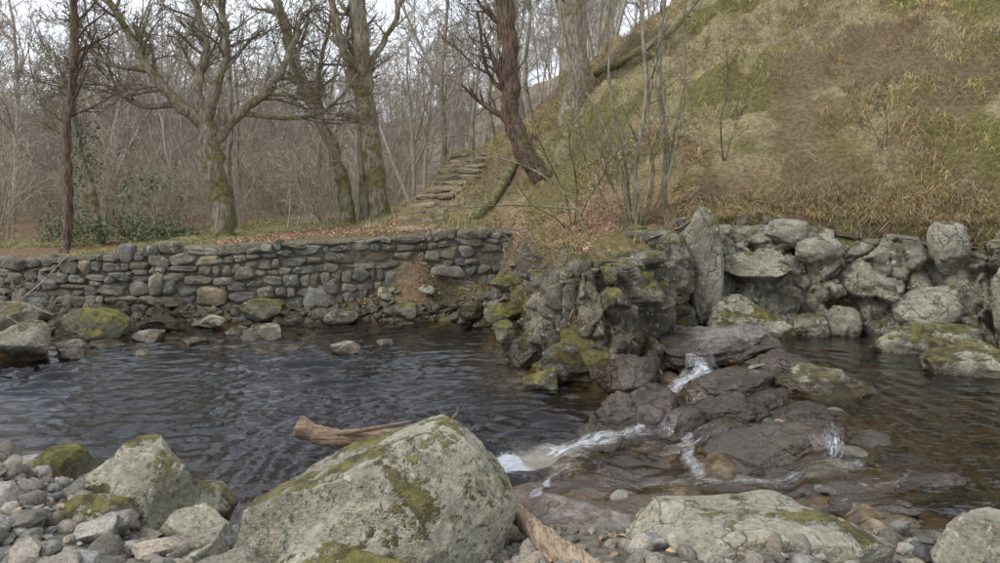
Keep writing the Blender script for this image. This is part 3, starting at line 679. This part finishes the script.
hero('hazel_shrub', (1.3, 12.8), .0166, [([(0, 0), (-8, 40), (-26, 80), (-40, 110)], .02, .008, 9), ([(0, 0), (4, 50), (-4, 100), (2, 140)], .02, .008, 9), ([(0, 0), (14, 36), (32, 66), (40, 100)], .018, .007, 9), ([(0, 0), (-20, 20, -6), (-44, 34), (-62, 60)], .016, .006, 8)], BK_dark, 28, L=1.2, P=PS, mx=3, flare=False)
hero('sapling', (4.1, 13.2), .0166, [([(0, 0), (-4, 50), (4, 90), (0, 150)], .02, .007, 10), ([(0, 5), (10, 40), (24, 70)], .012, .005, 7)], BK_dark, 29, L=1., P=PS, mx=3, flare=False)
hero('sapling', (6.6, 12.4), .0166, [([(0, 0), (3, 30), (-4, 70)], .014, .005, 8), ([(0, 0), (-10, 24), (-20, 44)], .01, .005, 6)], BK_dark, 30, L=.8, P=PS, mx=3, flare=False)
hero('young_tree', (-9.4, 15.6), .0216, [([(0, 0), (4, 60), (2, 130), (10, 200), (8, 290)], .10, .07, 11)], BK_dark, 19)
hero('young_tree', (-7.9, 21.5), .03, [([(0, 0), (-6, 60), (-4, 130), (-12, 240)], .10, .07, 9)], BK_grey, 20)
hero('young_tree', (-10.2, 18.5), .026, [([(0, 0), (-10, 60), (-26, 120), (-30, 240)], .10, .06, 12)], BK_oak, 21)
hero('young_tree', (-.2, 24), .03, [([(0, 0), (-6, 60), (6, 130), (-2, 240)], .10, .06, 9)], BK_grey, 22)
hero('young_tree', (-2.3, 27), .03, [([(0, 0), (8, 60), (4, 130), (12, 240)], .12, .06, 9)], BK_grey, 23)
hero('young_tree', (1.0, 22), .03, [([(0, 0), (-8, 60), (-3, 130), (-12, 240)], .08, .05, 10)], BK_grey, 24)
hero('young_tree', (3.3, 23), .03, [([(0, 0), (6, 60), (2, 130), (10, 240)], .10, .06, 9)], BK_grey, 25)

def tube_obj(name, paths, mat, seed=0, twigs=0, L=.8, P=PS):
    R = random.Random(seed); buf = Buf(); o = Vector(paths[0][0][0])
    for pts, r0, r1 in paths:
        pp = smooth_path([Vector(q)-o for q in pts], 7); n = len(pp)
        rad = [r0+(r1-r0)*i/(n-1) for i in range(n)]
        for i in range(n): rad[i] *= 1+R.uniform(-.14, .14)
        buf.tube([pp[0]]+pp+[pp[-1]], [.002]+rad+[.002], 12 if r0 > .04 else 6)
        if twigs: spawn(buf, R, pp, rad, L, 1, 3, P, .2, twigs)
    return finish(buf, name, mat, o)
def on(x, y, dz=0): return (x, y, Hs(x, y)+dz)
tube_obj('fallen_branch', [([on(2.6, 19.8, .1), on(3.7, 19.2, .4), on(4.6, 19.0, .7), on(5.6, 19.6, .9), on(7.4, 20.6, .8)], .12, .05),
                           ([on(3.7, 19.2, .4), on(4.6, 18.6, .1), on(5.8, 18.6, .15)], .07, .03)], BK_oak, 3, 5)
tube_obj('fallen_branch', [([(1.5, 11.3, 1.4), (1.15, 11.6, 2.25), (.6, 11.9, 2.75), (-.1, 12, 3.0), (-.8, 12.2, 3.15)], .028, .008), ([(1.2, 11.5, 2.15), (.3, 11.7, 2.2), (-.6, 11.9, 2.15), (-1.1, 12, 2.0)], .018, .006)], BK_grey, 4, 8, .9)
tube_obj('fallen_branch', [([(-7.3, 10.2, .6), (-6.8, 10.5, 1.0), (-6.5, 10.9, 1.5)], .012, .005), ([(-7.9, 10.6, .7), (-7.0, 10.4, .85), (-6.3, 10.2, .7)], .014, .005), ([(-8.2, 11, .6), (-7.6, 11, 1.3), (-7.4, 11.2, 1.7)], .012, .004), ([(-7.6, 10, .4), (-7.1, 10, .8), (-6.3, 10.1, .35)], .012, .004)], BK_far2, 5, 10, .8)
t = NT('driftwood'); P = t.n('ShaderNodeTexCoord').outputs['Object']; w1 = t.noise(t.scale(P, (2, 14, 14)), 3, 5, .7)
c = t.mix(t.mr(w1, .35, .65), (.09, .055, .032), (.29, .21, .14)); M_drift = t.out(c, .8, w1, .03, .9)
tube_obj('driftwood_log', [([(-1.40, 5.0, .90), (-1.2, 4.98, .83), (-.95, 4.98, .82), (-.65, 5.0, .84), (-.3, 5.05, .86)], .070, .045), ([(-1.15, 4.96, .86), (-.9, 4.9, .91), (-.6, 4.92, .96)], .022, .008), ([(-.42, 5.02, .88), (-.31, 5.0, .97), (-.29, 5.0, 1.03)], .014, .006)], M_drift, 6)
t = NT('driftwood_bleached'); P = t.n('ShaderNodeTexCoord').outputs['Object']; w1 = t.noise(t.scale(P, (14, 3, 14)), 3, 5, .7)
c = t.mix(t.mr(w1, .35, .65), (.15, .10, .06), (.40, .31, .21)); M_drift2 = t.out(c, .8, w1, .03, .9)
tube_obj('driftwood_log', [([(.06, 4.9, .40), (.17, 4.5, .46), (.30, 4.1, .52), (.55, 3.5, .60)], .055, .085)], M_drift2, 7)
tube_obj('wooden_post', [([(-.75, 19.3, 3.0), (-.74, 19.3, 3.6), (-.74, 19.3, 4.2)], .06, .05)], BK_grey, 8)
tube_obj('fallen_log', [([on(-.55, 15.4, .05), on(-.1, 16.2, .08), on(.4, 17.2, .1), on(.6, 17.6, .1)], .12, .09)], BK_oak, 9)

# distant trees (instanced)
def variant(seed, Hh, kind):
    R = random.Random(seed); buf = Buf()
    if kind == 'tree':
        P = dict(seg=[1.2, .7, .4, .3], wander=[.10, .16, .20, .22], up=[.06, .06, .05, .03], rmin=.009, t0=[.2, .15, .1], n=[0, 15, 8, 6, 3], ang=(.45, 1.05), lr=.48)
        for q in range(R.choice([1, 2, 2])):
            grow(buf, R, Vector((q*.3, 0, 0)), Vector((R.gauss(0, .16), R.gauss(0, .16), 1)), Hh, .095, 0, 3, P)
    else:
        P = dict(seg=[.5, .3, .2], wander=[.12, .18, .2], up=[.08, .06, .03], rmin=.006, t0=[.1, .1], n=[0, 8, 5, 3], ang=(.35, .9), lr=.5)
        for k in range(12):
            a = R.uniform(0, 6.28); q = R.uniform(0, 1.3)
            grow(buf, R, Vector((q*math.cos(a), q*math.sin(a), 0)), Vector((R.gauss(0, .3), R.gauss(0, .3), 1)), Hh*R.uniform(.5, 1.1), .02, 0, 2, P)
    V = np.array([v[:] for v in buf.V])
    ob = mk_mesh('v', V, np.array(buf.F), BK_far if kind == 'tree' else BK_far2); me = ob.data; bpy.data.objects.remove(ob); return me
TV = [variant(500+i, 8.5+i*.7, 'tree') for i in range(5)]; SV = [variant(600+i, 2.8, 'shrub') for i in range(4)]
def instances(pname, child, meshes, pts, seed, smin, smax):
    R = random.Random(seed); e = bpy.data.objects.new(pname, None); scene.collection.objects.link(e)
    for i, (x, y, z) in enumerate(pts):
        ob = bpy.data.objects.new('%s_%d' % (child, i), R.choice(meshes)); ob.location = (x, y, z-.15)
        ob.rotation_euler = (R.gauss(0, .05), R.gauss(0, .05), R.uniform(0, 6.28)); s = R.uniform(smin, smax); ob.scale = (s, s, s*R.uniform(.9, 1.1)); ob.parent = e; scene.collection.objects.link(ob)
def treepos(n, seed, y0, y1, fmax=6., dmin=1.5, pw=1.2):
    r = np.random.default_rng(seed); out = []
    y = y0+(y1-y0)*r.random(n)**pw; x = (r.random(n)*1.75-1.1)*(y*.8+4)
    z = H(x, y); p = np.array(FT[::-1]); f = x-np.interp(y, p[:, 1], p[:, 0])
    for i in range(n):
        if f[i] < fmax*(1 if y[i] < 30 else 2.2) and all((x[i]-a)**2+(y[i]-b)**2 > dmin**2 for a, b, _ in out): out.append((x[i], y[i], z[i]))
    return out
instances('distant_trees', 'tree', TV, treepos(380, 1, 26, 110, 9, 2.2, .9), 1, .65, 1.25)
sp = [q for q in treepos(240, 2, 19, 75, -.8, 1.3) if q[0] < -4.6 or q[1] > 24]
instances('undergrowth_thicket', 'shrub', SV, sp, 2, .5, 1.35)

def leaves(name, blobs, n, size, cols, seed):
    r = np.random.default_rng(seed); Vs = []; cs = []
    for (cx, cy, cz, rx, ry, rz, fr) in blobs:
        m = int(n*fr); d = r.normal(size=(m, 3)); d /= np.linalg.norm(d, axis=1, keepdims=True); q = d*(r.random((m, 1))**.45)
        q *= 1+.35*fbm(d*2.2+cx, 3, seed)[:, None]; p = q*np.array([rx, ry, rz])+np.array([cx, cy, cz])
        a = r.normal(size=(m, 3)); a /= np.linalg.norm(a, axis=1, keepdims=True); b = np.cross(a, r.normal(size=(m, 3))); b /= np.linalg.norm(b, axis=1, keepdims=True)
        s = size*r.uniform(.6, 1.3, (m, 1))
        Vs.append(np.stack([p-a*s, p-b*s*.5, p+a*s, p+b*s*.5], 1).reshape(-1, 3))
        k = r.random((m, 1)); c0 = np.array(cols[0])*(1-k)+np.array(cols[1])*k; cs.append(np.repeat(c0, 4, 0))
    V = np.concatenate(Vs); return mk_mesh(name, V, np.arange(len(V)).reshape(-1, 4), M_leaf, False, np.concatenate(cs))
t = NT('leaf'); M_leaf = t.out(t.attr('Col'), .6, spec=.3)
leaves('bramble_bush', [(-9.4, 18.4, 1.35, .9, .7, .42, 1), (-8.4, 18.6, 1.25, .7, .6, .3, .6), (-10.6, 18, 1.4, .9, .7, .5, 1)], 1500, .04, [(.05, .07, .035), (.14, .17, .08)], 1)
leaves('ivy', [(-10.6, 18.5, 3.2, .45, .5, 1.5, 1)], 500, .045, [(.05, .07, .035), (.14, .17, .08)], 2)
leaves('holly_bush', [(-11.5, 24, 2.0, 1.4, 1., .9, 1)], 1200, .07, [(.05, .075, .035), (.13, .17, .08)], 3)

# ------------------------------------------------------------------ grass
def blades(name, x, y, per, ln, wd, colf, seed, droop=.7, spread=.08):
    r = np.random.default_rng(seed)
    ls = np.repeat(r.uniform(.45, 1.7, len(x)), per)[:, None]; ta = np.repeat(r.uniform(.65, 1.2, len(x)), per)[:, None]
    cd = np.repeat(r.normal(0, .35, (len(x), 3)), per, 0); cd[:, 2] = 0
    x = np.repeat(x, per)+r.normal(0, spread, len(x)*per); y = np.repeat(y, per)+r.normal(0, spread, len(y)*per)
    z = H(x, y); e = .15
    gx = (H(x+e, y, False)-H(x-e, y, False))/(2*e); gy = (H(x, y+e, False)-H(x, y-e, False))/(2*e)
    gm = np.hypot(gx, gy)+1e-6; k = np.clip(gm, 0, .8)
    dn = np.stack([-gx/gm*k, -gy/gm*k, 0*x], 1)
    rnd = r.normal(0, .30, (len(x), 3))+cd; rnd[:, 2] = 0
    L = ln*ls*r.uniform(.6, 1.3, (len(x), 1)); base = np.stack([x, y, z-.01], 1)
    up = np.array([0, 0, 1.])
    d1 = up*.8+dn*.5*droop+rnd; d1 /= np.linalg.norm(d1, axis=1, keepdims=True)
    d2 = up*(.15-.55*droop)*1.+dn*1.2*droop+rnd*1.2; d2 /= np.linalg.norm(d2, axis=1, keepdims=True)
    m = base+d1*L*.5; tip = m+d2*L*.6
    sd_ = np.cross(d1, r.normal(size=(len(x), 3))); sd_ /= np.linalg.norm(sd_, axis=1, keepdims=True); w = wd
    V = np.stack([base-sd_*w, base+sd_*w, m+sd_*w*.7, m-sd_*w*.7, tip], 1).reshape(-1, 3)
    i = np.arange(len(x))*5; Q = np.stack([i, i+1, i+2, i+3], 1); T = np.stack([i+3, i+2, i+4], 1)
    c = np.repeat(colf(x, y, r)*ta, 5, 0)
    return mk_mesh(name, V, [Q, T], M_grass, False, c)
t = NT('grass_blade'); M_grass = t.out(t.attr('Col'), .7, spec=.25)
def fval(x, y): return sd(FT, x, y)*np.where(x > np.interp(y, pF[:, 1], pF[:, 0]), 1., -1.)
def hillcol(x, y, r):
    a = fbm(P2(x, y, .9), 4, 51); c = fbm(P2(x, y, 3.5), 3, 71); b = fbm(P2(x, y, .45), 4, 161); n = len(x)
    straw = C(.56, .48, .30)+0*x[:, None]; k = sm(a+.7*c+r.normal(0, .18, n), -.20, .24)
    col = lerp(straw, C(.27, .25, .085), k); col = lerp(col, C(.27, .18, .11), (r.random(n) < .14)*1.)
    col = lerp(col, C(.38, .26, .16), sm(b+.3*c, .06, .28)*.75)
    col = lerp(col, C(.44, .30, .19), (1-sm(fval(x, y)+2.*a, .2, 2.0))*(x > 0)*.7)
    return col*r.uniform(.65, 1.2, (n, 1))*(1+.8*c[:, None])*(1+.45*a[:, None])
def hillpts(n, seed, ymin, ymax):
    r = np.random.default_rng(seed); rad = ymin+(ymax-ymin)*r.random(n)**1.4; a = r.uniform(-.35, .85, n)
    x = rad*np.sin(a); y = rad*np.cos(a); f = fval(x, y); b = sdx(BT, x, y)
    cl = fbm(P2(x, y, 1.7), 3, 33); bare = fbm(P2(x, y, .5), 3, 63)
    _, tw = ground_col(x, y, f)
    dx = x+1.8-(y-15)*.192; st = (np.abs(dx) < .36) & (y > 14.6) & (y < 20.6)
    k = (b > -.15) & (f > -1.3) & (cl+r.normal(0, .16, n) > -.10) & (r.random(n) > tw*1.25) & ~st & (x > -6) & (bare < .22+.25*cl)
    return x[k], y[k]
x, y = hillpts(38000, 1, 9.5, 34); blades('hillside_grass', x, y, 9, .23, .0046, hillcol, 11)
x, y = hillpts(9000, 2, 20, 55); blades('hillside_grass', x, y, 7, .30, .009, hillcol, 12)
r = np.random.default_rng(9); x = r.uniform(-14, 0, 7000); y = 14.4+(28-14.4)*r.random(7000)**1.6
k = (fbm(P2(x, y, .6), 3, 43) > -.05) & (np.abs(x+1.8-(y-15)*.192) > .45); x = x[k]; y = y[k]
def floorcol(x, y, r): n = len(x); return lerp(C(.24, .25, .08)+0*x[:, None], C(.45, .38, .22), (r.random(n) < .45)*1.)*r.uniform(.6, 1.2, (n, 1))
blades('woodland_grass', x, y, 8, .14, .006, floorcol, 13, droop=.3)
r = np.random.default_rng(19); x = r.uniform(.3, 9, 12000); y = r.uniform(8.8, 13.8, 12000); s = sdx(SH, x, y); b = sdx(BT, x, y); k = (s > .3) & (b < .4) & (b > np.where(x > 3.2, -.35, -.6)) & (fbm(P2(x, y, 1.6), 3, 44) > -.2); x = x[k]; y = y[k]
def bankcol(x, y, r): n = len(x); return lerp(C(.44, .31, .19)+0*x[:, None], C(.24, .22, .07), (r.random(n) < .45)*1.)*r.uniform(.5, 1.2, (n, 1))
blades('bank_grass', x, y, 12, .22, .004, bankcol, 14, droop=1.3)

def litter(name, n, x0, x1, y0, y1, cond, seed):
    r = np.random.default_rng(seed); x = r.uniform(x0, x1, n); y = r.uniform(y0, y1, n); k = cond(x, y, r); x = x[k]; y = y[k]; n = len(x)
    p = np.stack([x, y, H(x, y)+.02], 1); a = r.normal(size=(n, 3))*np.array([1, 1, .45]); a /= np.linalg.norm(a, axis=1, keepdims=True)
    b = np.cross(a, r.normal(0, .35, (n, 3))+np.array([0, 0, 1])); b /= np.linalg.norm(b, axis=1, keepdims=True); s = r.uniform(.015, .038, (n, 1))
    V = np.stack([p-a*s, p-b*s*.6+[0, 0, .01], p+a*s, p+b*s*.6+[0, 0, .01]], 1).reshape(-1, 3)
    q = r.random((n, 1)); c = (np.array([.20, .11, .06])*(1-q)+np.array([.48, .32, .20])*q)
    return mk_mesh(name, V, np.arange(4*n).reshape(-1, 4), M_leaf, False, np.repeat(c, 4, 0))
litter('leaf_litter', 60000, -6, 9, 9, 18, lambda x, y, r: (sdx(SH, x, y) > .2) & (sdx(BT, x, y) > -.6) & (fval(x, y)+2.5*fbm(P2(x, y, .8), 3, 78)+.25*np.clip(x-3, 0, 9) < .8) & (fbm(P2(x, y, 1.1), 3, 77)+r.normal(0, .2, len(x)) > -.0), 1)
litter('leaf_litter', 2500, -5, 1, 3.2, 6.5, lambda x, y, r: (nbd(x, y) > .3) & (r.random(len(x)) < .15), 2)

# ------------------------------------------------------------------ light, sky, camera
w = bpy.data.worlds.new('World'); scene.world = w; w.use_nodes = True; nt = w.node_tree; nt.nodes.clear()
el, az = math.radians(48), math.radians(-115)
sk = nt.nodes.new('ShaderNodeTexSky'); sk.sky_type = 'NISHITA'; sk.sun_disc = False; sk.sun_elevation = el; sk.sun_rotation = az
tc = nt.nodes.new('ShaderNodeTexCoord'); nn = nt.nodes.new('ShaderNodeTexNoise'); nn.inputs['Scale'].default_value = 2.2; nn.inputs['Detail'].default_value = 5
nt.links.new(tc.outputs['Generated'], nn.inputs['Vector'])
mr = nt.nodes.new('ShaderNodeMapRange'); mr.inputs[1].default_value = .35; mr.inputs[2].default_value = .62; mr.inputs[3].default_value = .70; mr.inputs[4].default_value = 1.
nt.links.new(nn.outputs['Fac'], mr.inputs[0])
mx = nt.nodes.new('ShaderNodeMix'); mx.data_type = 'RGBA'; nt.links.new(mr.outputs[0], mx.inputs[0]); nt.links.new(sk.outputs[0], mx.inputs[6]); mx.inputs[7].default_value = (9.6, 10.1, 11.0, 1)
bg = nt.nodes.new('ShaderNodeBackground'); bg.inputs[1].default_value = .15; nt.links.new(mx.outputs[2], bg.inputs[0])
wo = nt.nodes.new('ShaderNodeOutputWorld'); nt.links.new(bg.outputs[0], wo.inputs[0])
sl = bpy.data.lights.new('sun', 'SUN'); sl.energy = 2.6; sl.angle = math.radians(16); sl.color = (1, .975, .94)
so = bpy.data.objects.new('sun', sl); scene.collection.objects.link(so)
dv = Vector((math.sin(az)*math.cos(el), math.cos(az)*math.cos(el), math.sin(el)))
so.rotation_euler = dv.to_track_quat('Z', 'Y').to_euler()
cam = bpy.data.cameras.new('camera'); cam.sensor_width = 36; cam.lens = 26; cam.shift_y = -.101; cam.clip_end = 2000; cam.clip_start = .05
co = bpy.data.objects.new('camera', cam); co.location = (0, 0, 2.6); co.rotation_euler = (math.pi/2, 0, 0); scene.collection.objects.link(co); scene.camera = co
scene.view_settings.view_transform = 'Standard'; scene.view_settings.look = 'None'; scene.view_settings.exposure = 0
print('OBJ', len(bpy.data.objects))
